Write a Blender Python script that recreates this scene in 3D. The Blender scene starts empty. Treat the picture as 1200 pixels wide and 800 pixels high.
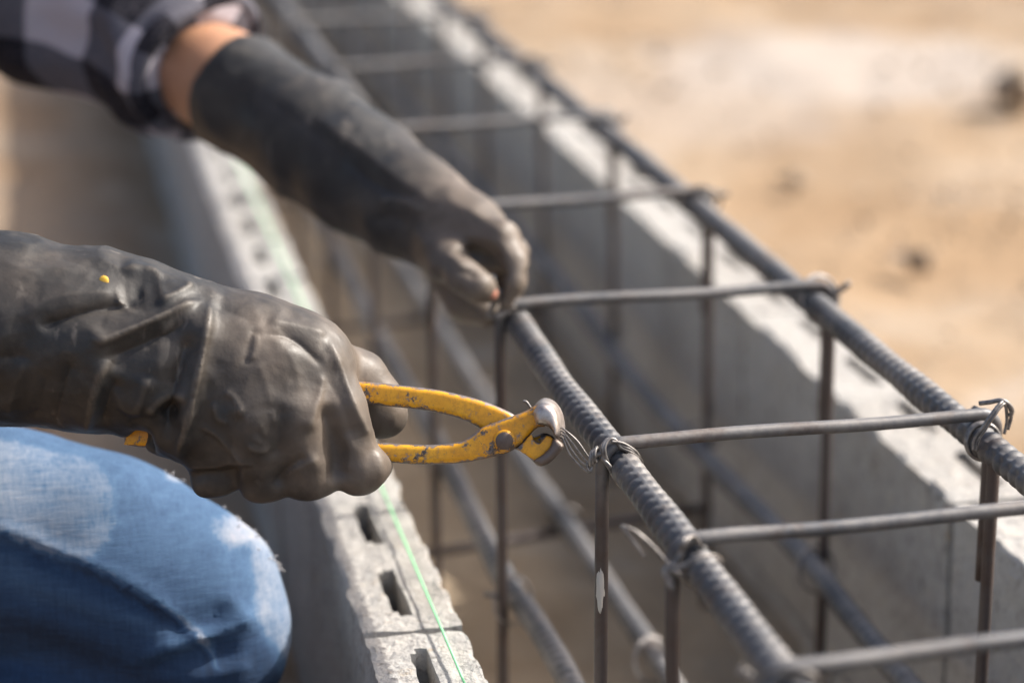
import bpy, bmesh, math, random
import numpy as np
from mathutils import Vector, Matrix, noise as mnoise

random.seed(7); rng = np.random.default_rng(7)
S = bpy.context.scene
COL = S.collection
R = math.radians

# ------------------------------------------------------------------ camera
PITCH, YAW, ROLL = .2807, .1930, -.0073
CAM = np.array([-.2392, -.9846, .3407]); F = 2832.95          # F in pixels of the 1200 px wide photograph
fw = np.array([math.sin(YAW)*math.cos(PITCH), math.cos(YAW)*math.cos(PITCH), -math.sin(PITCH)])
rt0 = np.array([math.cos(YAW), -math.sin(YAW), 0.]); up0 = np.cross(rt0, fw)
rt = rt0*math.cos(ROLL)+up0*math.sin(ROLL); up = up0*math.cos(ROLL)-rt0*math.sin(ROLL)
cd = bpy.data.cameras.new('camera'); cam = bpy.data.objects.new('camera', cd); COL.objects.link(cam)
cam.matrix_world = Matrix([[rt[i], up[i], -fw[i], CAM[i]] for i in range(3)]+[[0, 0, 0, 1]])
cd.sensor_width = 36; cd.lens = F/1200*36; cd.clip_start = .02; cd.clip_end = 2000
cd.dof.use_dof = True; cd.dof.focus_distance = 1.058; cd.dof.aperture_fstop = 4.4
S.camera = cam

# ------------------------------------------------------------------ sky, sun, exposure
SUN = Vector((1.0, .12, .87)).normalized()
w = bpy.data.worlds.new('World'); S.world = w; w.use_nodes = True
nt = w.node_tree; bg = nt.nodes['Background']; sky = nt.nodes.new('ShaderNodeTexSky')
sky.sky_type = 'NISHITA'; sky.sun_disc = False
sky.sun_elevation = math.asin(SUN.z); sky.sun_rotation = math.atan2(SUN.x, SUN.y)
sky.dust_density = 5.0; sky.ozone_density = .8; sky.air_density = 1.0
nt.links.new(sky.outputs[0], bg.inputs[0]); bg.inputs[1].default_value = .15
sl = bpy.data.lights.new('sun', 'SUN'); sl.energy = 4.2; sl.angle = R(.7); sl.color = (1, .95, .88)
so = bpy.data.objects.new('sun', sl); COL.objects.link(so)
so.rotation_euler = SUN.to_track_quat('Z', 'Y').to_euler()
S.view_settings.view_transform = 'Standard'; S.view_settings.look = 'None'
S.view_settings.exposure = .78; S.view_settings.gamma = 1; S.view_settings.use_curve_mapping = False

# ------------------------------------------------------------------ helpers
def ray(x, y): return rt*(x-600)/F-up*(y-400)/F+fw
def P(x, y, d): return CAM+d*ray(x, y)                         # a photo point at depth d (metres)
def PX(V):                                                     # world -> photo coordinates and depth
    d = V-CAM; z = d@fw
    return 600+F*(d@rt)/z, 400-F*(d@up)/z, z

def tag(o, label=None, cat=None, group=None, kind=None):
    if label: o['label'] = label
    if cat: o['category'] = cat
    if group: o['group'] = group
    if kind: o['kind'] = kind
    return o
def empty(name, loc=(0, 0, 0)):
    o = bpy.data.objects.new(name, None); COL.objects.link(o); o.location = loc; o.empty_display_size = .05
    return o
def link(name, me, parent=None, mat=None, smooth=True):
    o = bpy.data.objects.new(name, me); COL.objects.link(o)
    if mat and not me.materials: me.materials.append(mat)
    if parent:
        o.parent = parent
        o.matrix_parent_inverse = Matrix.Translation(-Vector(parent_loc(parent)))
    if smooth: me.shade_smooth()
    return o
def parent_loc(p):
    v = Vector(p.location)
    return v
def mesh(name, V, Fs, uvattr=None):
    me = bpy.data.meshes.new(name)
    V = np.asarray(V, np.float32); Fs = np.asarray(Fs, np.int32)
    n = Fs.shape[1]
    me.vertices.add(len(V)); me.vertices.foreach_set('co', V.ravel())
    me.loops.add(Fs.size); me.loops.foreach_set('vertex_index', Fs.ravel())
    me.polygons.add(len(Fs)); me.polygons.foreach_set('loop_start', np.arange(0, Fs.size, n, dtype=np.int32))
    for k, a in (uvattr or {}).items():
        at = me.attributes.new(k, 'FLOAT', 'POINT'); at.data.foreach_set('value', np.asarray(a, np.float32))
    me.update(calc_edges=True); me.validate()
    return me
def catmull(pts, n=8):
    p = np.asarray(pts, float); out = []
    q = np.vstack([2*p[0]-p[1], p, 2*p[-1]-p[-2]])
    for i in range(len(p)-1):
        a, b, c, d = q[i:i+4]
        for t in np.linspace(0, 1, n, endpoint=False):
            out.append(.5*((2*b)+(c-a)*t+(2*a-5*b+4*c-d)*t*t+(3*b-a-3*c+d)*t**3))
    out.append(p[-1]); return np.array(out)
def tube_geo(pts, r, seg=8, closed=False):
    p = np.asarray(pts, float); n = len(p)
    T = np.gradient(p, axis=0)
    if closed: T = np.roll(p, -1, 0)-np.roll(p, 1, 0)
    T /= np.linalg.norm(T, axis=1)[:, None]+1e-12
    u = np.cross(T[0], [0, 0, 1.]); u = np.cross(T[0], [0, 1., 0]) if np.linalg.norm(u) < .1 else u
    u /= np.linalg.norm(u); V = []
    rr = np.broadcast_to(r, n)
    for i in range(n):
        u = u-T[i]*(u@T[i]); u /= np.linalg.norm(u); v = np.cross(T[i], u)
        a = np.arange(seg)*2*math.pi/seg
        V.append(p[i]+rr[i]*(np.cos(a)[:, None]*u+np.sin(a)[:, None]*v))
    V = np.concatenate(V); Fs = []
    m = n if closed else n-1
    for i in range(m):
        j = (i+1) % n
        for k in range(seg):
            k2 = (k+1) % seg
            Fs.append((i*seg+k, i*seg+k2, j*seg+k2, j*seg+k))
    if not closed:                                              # end caps
        c0 = len(V); V = np.vstack([V, p[0], p[-1]])
        for k in range(seg):
            k2 = (k+1) % seg
            Fs.append((k2, k, c0, c0)); Fs.append(((n-1)*seg+k, (n-1)*seg+k2, c0+1, c0+1))
    return V, Fs
class MB:                                                       # collects shapes that make ONE part
    def __init__(s): s.V = []; s.F = []; s.n = 0
    def add(s, V, Fs):
        s.V.append(np.asarray(V, float)); s.F += [tuple(i+s.n for i in f) for f in Fs]; s.n += len(V); return s
    def tube(s, pts, r, seg=8, closed=False): return s.add(*tube_geo(pts, r, seg, closed))
    def build(s, name, mat, parent=None, smooth=True):
        me = bpy.data.meshes.new(name)
        fs = [tuple(dict.fromkeys(f)) for f in s.F]
        me.from_pydata([tuple(v) for v in np.concatenate(s.V)], [], fs); me.update()
        return link(name, me, parent, mat, smooth)

# value noise on numpy points
_perm = rng.random((64, 64, 64)).astype(np.float32)
def vnoise(p):
    p = np.asarray(p); i = np.floor(p).astype(int); f = p-i; f = f*f*(3-2*f); i &= 63; j = (i+1) & 63
    x0, y0, z0 = i[:, 0], i[:, 1], i[:, 2]; x1, y1, z1 = j[:, 0], j[:, 1], j[:, 2]; fx, fy, fz = f.T
    c = lambda a, b, d: _perm[a, b, d]
    return ((c(x0, y0, z0)*(1-fx)+c(x1, y0, z0)*fx)*(1-fy)+(c(x0, y1, z0)*(1-fx)+c(x1, y1, z0)*fx)*fy)*(1-fz) + \
           ((c(x0, y0, z1)*(1-fx)+c(x1, y0, z1)*fx)*(1-fy)+(c(x0, y1, z1)*(1-fx)+c(x1, y1, z1)*fx)*fy)*fz
def fbm(p, o=3):
    s = 0; a = .5; q = np.array(p, float)
    for k in range(o): s = s+a*(vnoise(q)-.5); a *= .5; q = q*2.03+11.3
    return s

# ------------------------------------------------------------------ implicit modelling (soft bodies)
class SDF:
    def __init__(s, lo, hi, h):
        s.h = h; s.lo = np.array(lo, np.float32); s.n = (np.ceil((np.array(hi)-lo)/h)).astype(int)+1
        s.ax = [s.lo[i]+h*np.arange(s.n[i], dtype=np.float32) for i in range(3)]
        s.D = np.full(s.n, .05, np.float32)
    def sl(s, lo, hi):
        a = np.clip(((np.array(lo)-s.lo)/s.h).astype(int)-1, 0, s.n-1); b = np.clip(((np.array(hi)-s.lo)/s.h).astype(int)+3, 1, s.n)
        b = np.maximum(b, a+1)
        X = np.meshgrid(*[s.ax[i][a[i]:b[i]] for i in range(3)], indexing='ij', sparse=True)
        return tuple(slice(a[i], b[i]) for i in range(3)), X
    def seg(s, a, ra, b, rb, k=.01, op='u'):
        a = np.asarray(a, float); b = np.asarray(b, float); pad = max(ra, rb)+max(k, .004)*1.5+3*s.h
        q, (X, Y, Z) = s.sl(np.minimum(a, b)-pad, np.maximum(a, b)+pad)
        ba = b-a; L = ba@ba+1e-12
        t = np.clip(((X-a[0])*ba[0]+(Y-a[1])*ba[1]+(Z-a[2])*ba[2])/L, 0, 1).astype(np.float32)
        d = np.sqrt((X-a[0]-ba[0]*t)**2+(Y-a[1]-ba[1]*t)**2+(Z-a[2]-ba[2]*t)**2)-(ra+(rb-ra)*t)
        D = s.D[q]
        if op == 'u':
            m = np.maximum(k-np.abs(D-d), 0)/k; s.D[q] = np.minimum(D, d)-m*m*k*.25
        else:
            d = -d; m = np.maximum(k-np.abs(D-d), 0)/k; s.D[q] = np.maximum(D, d)+m*m*k*.25
    def chain(s, pts, k=.01, op='u'):                           # pts: (x, y, depth, radius_px)
        q = [(P(*p[:3]), p[3]*p[2]/F) for p in pts]
        for (a, ra), (b, rb) in zip(q, q[1:]): s.seg(a, ra, b, rb, k, op)
    def wchain(s, pts, k=.02):                                  # pts: (X, Y, Z, radius) in metres
        for a, b in zip(pts, pts[1:]): s.seg(a[:3], a[3], b[:3], b[3], k)
    def cut(s, p, n):                                           # remove the half space in front of n
        p = np.asarray(p); n = np.asarray(n)/np.linalg.norm(n)
        X, Y, Z = np.meshgrid(*s.ax, indexing='ij', sparse=True)
        d = (X-p[0])*n[0]+(Y-p[1])*n[1]+(Z-p[2])*n[2]
        s.D = np.maximum(s.D, d.astype(np.float32))
    def mesh(s):
        D = s.D; D[0] = D[-1] = .05; D[:, 0] = D[:, -1] = .05; D[:, :, 0] = D[:, :, -1] = .05
        i8 = (D < 0).astype(np.int8); n = np.array(D.shape)
        c = sum(i8[a:n[0]-1+a, b:n[1]-1+b, e:n[2]-1+e] for a in (0, 1) for b in (0, 1) for e in (0, 1))
        cells = np.argwhere((c > 0) & (c < 8)); M = len(cells)
        idm = np.full(n-1, -1, np.int32); idm[tuple(cells.T)] = np.arange(M)
        off = np.array([[a, b, e] for a in (0, 1) for b in (0, 1) for e in (0, 1)])
        val = np.stack([D[tuple((cells+o).T)] for o in off], 1)
        acc = np.zeros((M, 3)); cnt = np.zeros(M)
        for i in range(8):
            for j in range(i+1, 8):
                if np.abs(off[i]-off[j]).sum() != 1: continue
                v0, v1 = val[:, i], val[:, j]; m = (v0 < 0) != (v1 < 0)
                t = np.where(m, v0/np.where(m, v0-v1, 1), 0)
                acc += m[:, None]*(off[i]+(off[j]-off[i])*t[:, None]); cnt += m
        V = s.lo+(cells+acc/cnt[:, None])*s.h; Fs = []
        for ax in range(3):
            o1, o2 = [(1, 2), (2, 0), (0, 1)][ax]
            sl0 = [slice(0, None)]*3; sl1 = [slice(0, None)]*3; sl0[ax] = slice(0, -1); sl1[ax] = slice(1, None)
            s0 = i8[tuple(sl0)]; s1 = i8[tuple(sl1)]
            e = np.argwhere(s0 != s1); e = e[(e[:, o1] > 0) & (e[:, o2] > 0) & (e[:, o1] < n[o1]-1) & (e[:, o2] < n[o2]-1)]
            d1 = np.eye(3, dtype=int)[o1]; d2 = np.eye(3, dtype=int)[o2]
            q = np.stack([idm[tuple((e-d1-d2).T)], idm[tuple((e-d2).T)], idm[tuple(e.T)], idm[tuple((e-d1).T)]], 1)
            fl = s0[tuple(e.T)] == 0; q[fl] = q[fl][:, ::-1]; Fs.append(q)
        return V, np.concatenate(Fs)
def normals(V, Fs):
    fn = np.cross(V[Fs[:, 2]]-V[Fs[:, 0]], V[Fs[:, 3]]-V[Fs[:, 1]]); N = np.zeros_like(V)
    for k in range(4):
        for c in range(3): N[:, c] += np.bincount(Fs[:, k], fn[:, c], len(V))
    return N/(np.linalg.norm(N, axis=1)[:, None]+1e-12)
def relax(V, Fs, it=2, f=.5):
    e = np.concatenate([Fs[:, [0, 1]], Fs[:, [1, 2]], Fs[:, [2, 3]], Fs[:, [3, 0]]])
    cnt = np.bincount(e[:, 0], minlength=len(V))+np.bincount(e[:, 1], minlength=len(V))
    for _ in range(it):
        A = np.zeros_like(V)
        for c in range(3): A[:, c] = np.bincount(e[:, 0], V[e[:, 1], c], len(V))+np.bincount(e[:, 1], V[e[:, 0], c], len(V))
        V = V+f*(A/np.maximum(cnt, 1)[:, None]-V)
    return V
def polydist(x, y, pts):                                        # distance, side and position along a polyline
    p = np.asarray(pts, float); best = np.full(len(x), 1e9); T = np.zeros(len(x)); side = np.zeros(len(x))
    L = np.r_[0, np.cumsum(np.linalg.norm(np.diff(p, axis=0), axis=1))]
    for i in range(len(p)-1):
        a, b = p[i], p[i+1]; ba = b-a; l2 = ba@ba
        t = np.clip(((x-a[0])*ba[0]+(y-a[1])*ba[1])/l2, 0, 1)
        dx = x-a[0]-ba[0]*t; dy = y-a[1]-ba[1]*t; d = np.hypot(dx, dy); m = d < best
        best[m] = d[m]; T[m] = (L[i]+t[m]*math.sqrt(l2))/L[-1]; side[m] = np.sign(ba[0]*dy[m]-ba[1]*dx[m])
    return best, T, side
def folds(V, Fs, items, pxm):
    """press folds into cloth/rubber: items = (polyline, amplitude, width, width_other_side); lengths in photo units"""
    N = normals(V, Fs); x, y, z = PX(V)
    face = np.clip(-(N@fw)*2.5+.45, 0, 1)
    disp = np.zeros(len(V))
    for it in items:
        pts, amp, s1 = it[0], it[1], it[2]; s2 = it[3] if len(it) > 3 else s1
        pts = catmull([tuple(p) for p in pts], 6) if len(pts) > 2 else np.array(pts, float)
        lo = pts.min(0)-3*max(s1, s2); hi = pts.max(0)+3*max(s1, s2)
        m = np.where((x > lo[0]) & (x < hi[0]) & (y > lo[1]) & (y < hi[1]))[0]
        if not len(m): continue
        d, t, sd = polydist(x[m], y[m], pts)
        sg = np.where(sd > 0, s1, s2)
        tp = np.clip(np.minimum(t, 1-t)*5, 0, 1); tp = tp*tp*(3-2*tp)
        disp[m] += amp*np.exp(-(d/sg)**1.2)*np.maximum(tp, .0)
    return V+N*(disp*pxm*face)[:, None]

# ------------------------------------------------------------------ materials
def mat(name, col=(.5, .5, .5), rough=.6, metal=0., spec=.5):
    m = bpy.data.materials.new(name); m.use_nodes = True; b = m.node_tree.nodes['Principled BSDF']
    b.inputs['Base Color'].default_value = (*col, 1); b.inputs['Roughness'].default_value = rough
    b.inputs['Metallic'].default_value = metal; b.inputs['Specular IOR Level'].default_value = spec
    return m
class N:
    def __init__(s, m): s.t = m.node_tree; s.b = s.t.nodes['Principled BSDF']; s.co = None
    def new(s, ty, **kw):
        n = s.t.nodes.new('ShaderNode'+ty)
        for k, v in kw.items(): setattr(n, k, v)
        return n
    def l(s, a, b): s.t.links.new(a, b)
    def coord(s):
        if not s.co: s.co = s.new('TexCoord').outputs['Object']
        return s.co
    def noise(s, scale, detail=4, rough=.6, stretch=None, dist=0):
        n = s.new('TexNoise'); n.inputs['Scale'].default_value = scale; n.inputs['Detail'].default_value = detail
        n.inputs['Roughness'].default_value = rough; n.inputs['Distortion'].default_value = dist
        c = s.coord()
        if stretch:
            mp = s.new('Mapping'); mp.inputs['Scale'].default_value = stretch; s.l(c, mp.inputs[0]); c = mp.outputs[0]
        s.l(c, n.inputs['Vector']); return n.outputs['Fac']
    def ramp(s, fac, stops):
        r = s.new('ValToRGB'); e = r.color_ramp.elements
        while len(e) < len(stops): e.new(.5)
        for k, (p, c) in enumerate(stops): e[k].position = p; e[k].color = (*c, 1) if len(c) == 3 else c
        s.l(fac, r.inputs[0]); return r.outputs[0]
    def fac(s, fac, lo, hi):
        r = s.new('MapRange'); r.inputs[1].default_value = lo; r.inputs[2].default_value = hi; s.l(fac, r.inputs[0]); return r.outputs[0]
    def mix(s, f, a, b, mode='MIX'):
        m = s.new('Mix', data_type='RGBA', blend_type=mode)
        for i, v in ((0, f), (6, a), (7, b)):
            if isinstance(v, (int, float)): m.inputs[i].default_value = v
            elif isinstance(v, tuple): m.inputs[i].default_value = (*v, 1)
            else: s.l(v, m.inputs[i])
        return m.outputs[2]
    def math(s, op, a, b=0.):
        m = s.new('Math', operation=op)
        for i, v in enumerate((a, b)):
            if isinstance(v, (int, float)): m.inputs[i].default_value = v
            else: s.l(v, m.inputs[i])
        return m.outputs[0]
    def attr(s, name): return s.new('Attribute', attribute_name=name).outputs['Fac']
    def point(s): return s.new('NewGeometry').outputs['Pointiness']
    def bump(s, h, strength=.3, dist=.002, prev=None):
        b = s.new('Bump'); b.inputs['Strength'].default_value = strength; b.inputs['Distance'].default_value = dist
        s.l(h, b.inputs['Height'])
        if prev is not None: s.l(prev, b.inputs['Normal'])
        return b.outputs[0]
    def col(s, c): s.l(c, s.b.inputs['Base Color'])
    def rgh(s, c): s.l(c, s.b.inputs['Roughness'])
    def met(s, c): s.l(c, s.b.inputs['Metallic'])
    def nrm(s, c): s.l(c, s.b.inputs['Normal'])

def m_concrete():
    m = mat('concrete_block', rough=.92, spec=.25); n = N(m)
    big = n.noise(7, 4, .6); fine = n.noise(260, 5, .7); mid = n.noise(45, 5, .7)
    c = n.ramp(big, [(.3, (.34, .32, .295)), (.7, (.44, .42, .39))])
    c = n.mix(n.fac(mid, .35, .62), c, (.44, .425, .40)); c = n.mix(n.fac(mid, .60, .74), c, (.34, .26, .17)); gr = n.noise(3.2, 6, .7); c = n.mix(n.math('MULTIPLY', n.fac(gr, .50, .66), .55), c, (.24, .215, .185))
    sp = n.fac(fine, .54, .66); c = n.mix(n.math('MULTIPLY', sp, .75), c, (.19, .175, .155)); pore = n.noise(95, 3, .6); c = n.mix(n.math('MULTIPLY', n.fac(pore, .61, .69), .7), c, (.15, .14, .125)); c = n.mix(n.math('MULTIPLY', n.fac(pore, .40, .33), .6), c, (.48, .45, .40))
    st = n.noise(16, 5, .65, (1, 1, 2.5)); c = n.mix(n.math('MULTIPLY', n.fac(st, .52, .74), .5), c, (.22, .21, .20))
    n.col(c); n.nrm(n.bump(fine, .7, .003, n.bump(pore, .5, .003, n.bump(mid, .5, .004))))
    return m
def m_sand():
    m = mat('sand', rough=.95, spec=.15); n = N(m)
    a = n.noise(2.6, 6, .65, dist=.8); b = n.noise(9.5, 6, .7); c_ = n.noise(140, 3, .7)
    c = n.ramp(a, [(.30, (.19, .125, .072)), (.47, (.275, .193, .120)), (.58, (.315, .238, .163)), (.70, (.35, .305, .265))])
    c = n.mix(n.math('MULTIPLY', n.fac(b, .52, .75), .7), c, (.35, .29, .23))
    c = n.mix(n.math('MULTIPLY', n.fac(b, .44, .26), .55), c, (.22, .145, .085))
    def patch(x, y, r, col_, cc, amt):
        vm = n.new('VectorMath', operation='DISTANCE'); n.l(n.coord(), vm.inputs[0]); vm.inputs[1].default_value = (x, y, -.25)
        dd_ = n.math('ADD', vm.outputs['Value'], n.math('MULTIPLY', n.math('SUBTRACT', b, .5), r*1.6))
        return n.mix(n.math('MULTIPLY', n.fac(dd_, r, r*.55), amt), cc, col_)
    c = patch(.93, 2.35, .36, (.39, .36, .335), c, .6); c = patch(.62, 2.1, .30, (.36, .315, .275), c, .5)
    c = patch(1.75, 3.2, .75, (.22, .15, .09), c, .8); c = patch(.62, 1.3, .28, (.30, .20, .115), c, .5); c = patch(.80, .95, .10, (.36, .34, .31), c, .7)
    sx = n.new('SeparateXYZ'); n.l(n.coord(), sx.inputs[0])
    left_shade = n.fac(n.math('ADD', sx.outputs[0], n.math('MULTIPLY', n.math('SUBTRACT', b, .5), .5)), -.12, -.22)  # browner soil left of the wall, with shade painted into its colour
    c = n.mix(left_shade, c, n.ramp(n.noise(5, 4), [(.35, (.21, .125, .065)), (.65, (.28, .215, .155))]))
    n.col(c); n.nrm(n.bump(c_, .5, .004, n.bump(b, .6, .03)))
    return m
def m_soil():
    m = mat('trench_soil', rough=.96, spec=.15); n = N(m)
    a = n.noise(9, 5, .6); b = n.noise(120, 4, .7)
    n.col(n.ramp(a, [(.3, (.24, .18, .12)), (.6, (.33, .265, .19)), (.75, (.37, .34, .30))])); n.nrm(n.bump(b, .6, .006, n.bump(a, .6, .02)))
    return m
def m_steel(name, base, rust, dust, rustlo=.5, dustamt=.5, metal=.55, legrust=0):
    m = mat(name, base, .48, metal); n = N(m)
    a = n.noise(38, 5, .65); b = n.noise(240, 4, .7); d = n.noise(14, 5, .7)
    c = n.mix(n.fac(a, rustlo, rustlo+.2), base, rust); c = n.mix(n.math('MULTIPLY', n.fac(b, .5, .7), .3), c, (.02, .018, .017))
    if legrust:
        sx = n.new('SeparateXYZ'); n.l(n.coord(), sx.inputs[0])
        c = n.mix(n.math('MULTIPLY', n.fac(sx.outputs[2], -.004, -.02), legrust), c, rust)
    df = n.math('MULTIPLY', n.fac(n.math('ADD', d, n.math('MULTIPLY', n.math('SUBTRACT', b, .5), .5)), .36, .66), dustamt)
    if legrust: df = n.math('MULTIPLY', df, n.fac(sx.outputs[2], -.03, .0))
    c = n.mix(df, c, dust); n.col(c); n.met(n.math('MULTIPLY', n.math('SUBTRACT', 1., df), metal))
    n.rgh(n.ramp(a, [(.3, (.46,)*3), (.7, (.68,)*3)])); n.nrm(n.bump(b, .25, .0006)); return m
def m_wire():
    m = mat('tie_wire', (.09, .085, .085), .42, .5); n = N(m); a = n.noise(300, 3)
    n.col(n.ramp(a, [(.35, (.10, .093, .09)), (.65, (.26, .24, .225))])); return m
def m_glove():
    m = mat('black_rubber', rough=.45, spec=.42); n = N(m)
    a = n.noise(22, 5, .65, dist=.4); b = n.noise(75, 5, .7); f = n.noise(700, 2, .6); s = n.noise(60, 4, .7, (1, 1, .25))
    pt = n.point()
    c = n.ramp(a, [(.36, (.011, .011, .0112)), (.54, (.022, .021, .020)), (.72, (.052, .044, .037))])
    c = n.mix(n.math('MULTIPLY', n.fac(b, .5, .74), .4), c, (.085, .074, .064))
    c = n.mix(n.math('MINIMUM', n.math('MULTIPLY', n.attr('dust'), n.fac(a, .2, .62)), 1.), c, (.125, .099, .078))
    c = n.mix(n.math('MULTIPLY', n.fac(pt, .51, .57), .6), c, (.15, .125, .10))
    sc = n.math('MULTIPLY', n.fac(s, .62, .70), .35); c = n.mix(sc, c, (.22, .19, .16))
    n.col(c); n.rgh(n.ramp(b, [(.3, (.42,)*3), (.7, (.63,)*3)])); rg = n.new('TexNoise', noise_type='RIDGED_MULTIFRACTAL'); rg.inputs['Scale'].default_value = 34; rg.inputs['Detail'].default_value = 3; rg.inputs['Distortion'].default_value = .7
    n.l(n.coord(), rg.inputs['Vector'])
    n.nrm(n.bump(f, .15, .0006, n.bump(b, .2, .0008, n.bump(rg.outputs['Fac'], .30, .0016))))
    return m
def m_denim():
    m = mat('denim', rough=.88, spec=.12); n = N(m)
    wv = n.new('TexWave', wave_type='BANDS', bands_direction='DIAGONAL'); wv.inputs['Scale'].default_value = 700; wv.inputs['Distortion'].default_value = 1.5
    n.l(n.coord(), wv.inputs[0])
    st = n.noise(120, 5, .75, (.4, 1.2, 3)); s2_ = n.noise(160, 4, .7, (4, 1, .4)); bl = n.noise(17, 5, .6)
    fade_shade = n.attr('fade_shade')
    v = n.math('ADD', fade_shade, n.math('MULTIPLY', n.math('SUBTRACT', st, .5), .42)); v = n.math('ADD', v, n.math('MULTIPLY', n.math('SUBTRACT', bl, .5), .35)); v = n.math('ADD', v, n.math('MULTIPLY', n.math('SUBTRACT', s2_, .5), .3))
    c = n.ramp(v, [(.0, (.008, .018, .042)), (.3, (.018, .047, .108)), (.55, (.047, .100, .188)), (.8, (.185, .222, .285)), (1., (.31, .30, .33))])
    c = n.mix(n.math('MULTIPLY', wv.outputs['Fac'], .07), c, (.5, .55, .62)); n.col(c)
    n.nrm(n.bump(wv.outputs['Fac'], .15, .0004, n.bump(st, .3, .002))); return m
def m_plaid():
    m = mat('plaid_flannel', rough=.95, spec=.08); n = N(m)
    ax, ay = n.attr('pu'), n.attr('pv')
    def band(a, w): return n.fac(n.math('SINE', n.math('MULTIPLY', a, 6.2832)), w-.08, w+.08)
    u, v = band(ax, .0), band(ay, .0)
    s = n.math('MULTIPLY', n.math('ADD', u, v), .5)
    c = n.ramp(s, [(.1, (.006, .007, .012)), (.5, (.095, .095, .115)), (.95, (.44, .41, .45))])
    fz = n.noise(420, 3, .7); c = n.mix(n.math('MULTIPLY', n.fac(fz, .4, .7), .18), c, (.33, .30, .33))
    n.col(c); n.nrm(n.bump(fz, .3, .001)); return m
def m_skin():
    m = mat('skin', (.42, .22, .13), .5, 0, .4); n = N(m)
    a = n.noise(30, 4); n.col(n.ramp(a, [(.3, (.38, .19, .105)), (.7, (.46, .25, .15))]))
    n.b.inputs['Subsurface Weight'].default_value = .12; n.b.inputs['Subsurface Radius'].default_value = (.012, .005, .003); n.b.inputs['Subsurface Scale'].default_value = .5
    n.nrm(n.bump(n.noise(500, 2), .15, .0008)); return m
def m_paint():
    m = mat('yellow_paint', rough=.4, spec=.5); n = N(m)
    a = n.noise(85, 6, .72, (1, 2.2, 1)); b = n.noise(330, 5, .75); g = n.noise(28, 4, .6); pt = n.point()
    ed = n.attr('edge_wear')
    worn = n.math('ADD', n.fac(a, .56, .60), n.math('MULTIPLY', n.fac(n.math('ADD', ed, n.math('MULTIPLY', n.math('SUBTRACT', b, .5), 1.6)), .42, .62), n.fac(g, .30, .46)))
    worn = n.math('MINIMUM', n.math('ADD', worn, n.math('MULTIPLY', n.fac(b, .60, .66), .8)), 1.)
    y = n.ramp(g, [(.3, (.66, .27, .008)), (.7, (.82, .42, .018))]); y = n.mix(n.math('MULTIPLY', n.fac(b, .45, .6), .45), y, (.38, .16, .02))
    st = n.ramp(b, [(.35, (.06, .048, .042)), (.65, (.27, .23, .21))])
    n.col(n.mix(worn, y, st)); n.met(n.math('MULTIPLY', worn, .55)); n.nrm(n.bump(worn, -.5, .0006, n.bump(b, .2, .0005))); n.rgh(n.ramp(worn, [(0, (.38,)*3), (1, (.5,)*3)]))
    return m
def m_head():
    m = mat('worn_steel', (.36, .33, .31), .36, .8); n = N(m); a = n.noise(110, 5, .7); b = n.noise(420, 3, .7)
    n.col(n.ramp(a, [(.32, (.16, .125, .11)), (.5, (.40, .355, .33)), (.7, (.56, .52, .495))])); n.rgh(n.ramp(b, [(.3, (.30,)*3), (.7, (.5,)*3)]))
    n.nrm(n.bump(b, .2, .0004)); return m

M_CON, M_SAND, M_SOIL = m_concrete(), m_sand(), m_soil()
M_BAR = m_steel('rebar_steel', (.060, .064, .073), (.085, .060, .048), (.27, .25, .23), .54, .48, .4)
M_STI = m_steel('stirrup_steel', (.080, .082, .089), (.070, .045, .035), (.27, .25, .23), .50, .45, .45, .6)
M_WIRE, M_GLOVE, M_DENIM, M_PLAID, M_SKIN, M_PAINT, M_HEAD = m_wire(), m_glove(), m_denim(), m_plaid(), m_skin(), m_paint(), m_head()
M_STRING = mat('green_nylon', (.30, .80, .38), .5)
M_STONE = mat('stone', (.20, .18, .16), .9); _n = N(M_STONE); _n.col(_n.ramp(_n.noise(30, 5), [(.3, (.10, .085, .07)), (.7, (.27, .235, .20))]))
M_GRAV = mat('gravel', (.22, .17, .12), .95); _n = N(M_GRAV); _n.col(_n.ramp(_n.noise(14, 4), [(.35, (.12, .085, .055)), (.5, (.26, .20, .14)), (.65, (.42, .39, .36))])); M_CLOD = mat('earth_clod', (.17, .125, .085), .95); M_PALE = mat('pale_stone', (.42, .36, .29), .9); M_DARKR = mat('black_shoe', (.02, .02, .02), .6); M_HAIR = mat('hair', (.012, .010, .009), .5)
M_DULL = m_steel('dull_brown_steel', (.13, .10, .085), (.10, .06, .04), (.22, .18, .15), .45, .3, .5)
M_CEM = mat('cement_splash', (.42, .40, .37), .95); M_ORANGE = mat('exposed_skin', (.50, .20, .13), .6)
M_THREAD = mat('white_thread', (.36, .35, .36), .95); M_SPOT = mat('ochre_spot', (.85, .50, .06), .5)

# ------------------------------------------------------------------ setting: ground and trench
WT = -.10                                                       # top of the block walls
XL0, XL1, XR0, XR1 = -.1085, -.061, .2235, .2745                # left wall and right wall faces
def axis(fine, step, far, extra=()):
    a = list(np.arange(fine[0], fine[1]+1e-6, step)); g = 1.25; d = step; x = fine[1]
    while x < far: d *= g; x += d; a.append(x)
    d = step; x = fine[0]
    while x > -far: d *= g; x -= d; a.append(x)
    return np.array(sorted(set(np.round(np.r_[a, extra], 4))))
gx = axis((-1.0, 2.6), .03, 400, (-.086, -.083, .248, .251)); gy = axis((-1.4, 5.0), .03, 400)
gx = gx[(gx < -.083+1e-4) | (gx > .248-1e-4)]
X, Y = np.meshgrid(gx, gy, indexing='ij'); pts = np.c_[X.ravel(), Y.ravel(), np.zeros(X.size)]
zz = -.255+.05*fbm(pts*np.array([1.1, 1.1, 1]), 2)+.045*fbm(pts*5+3, 3)+.014*fbm(pts*22+9, 2)
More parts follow.
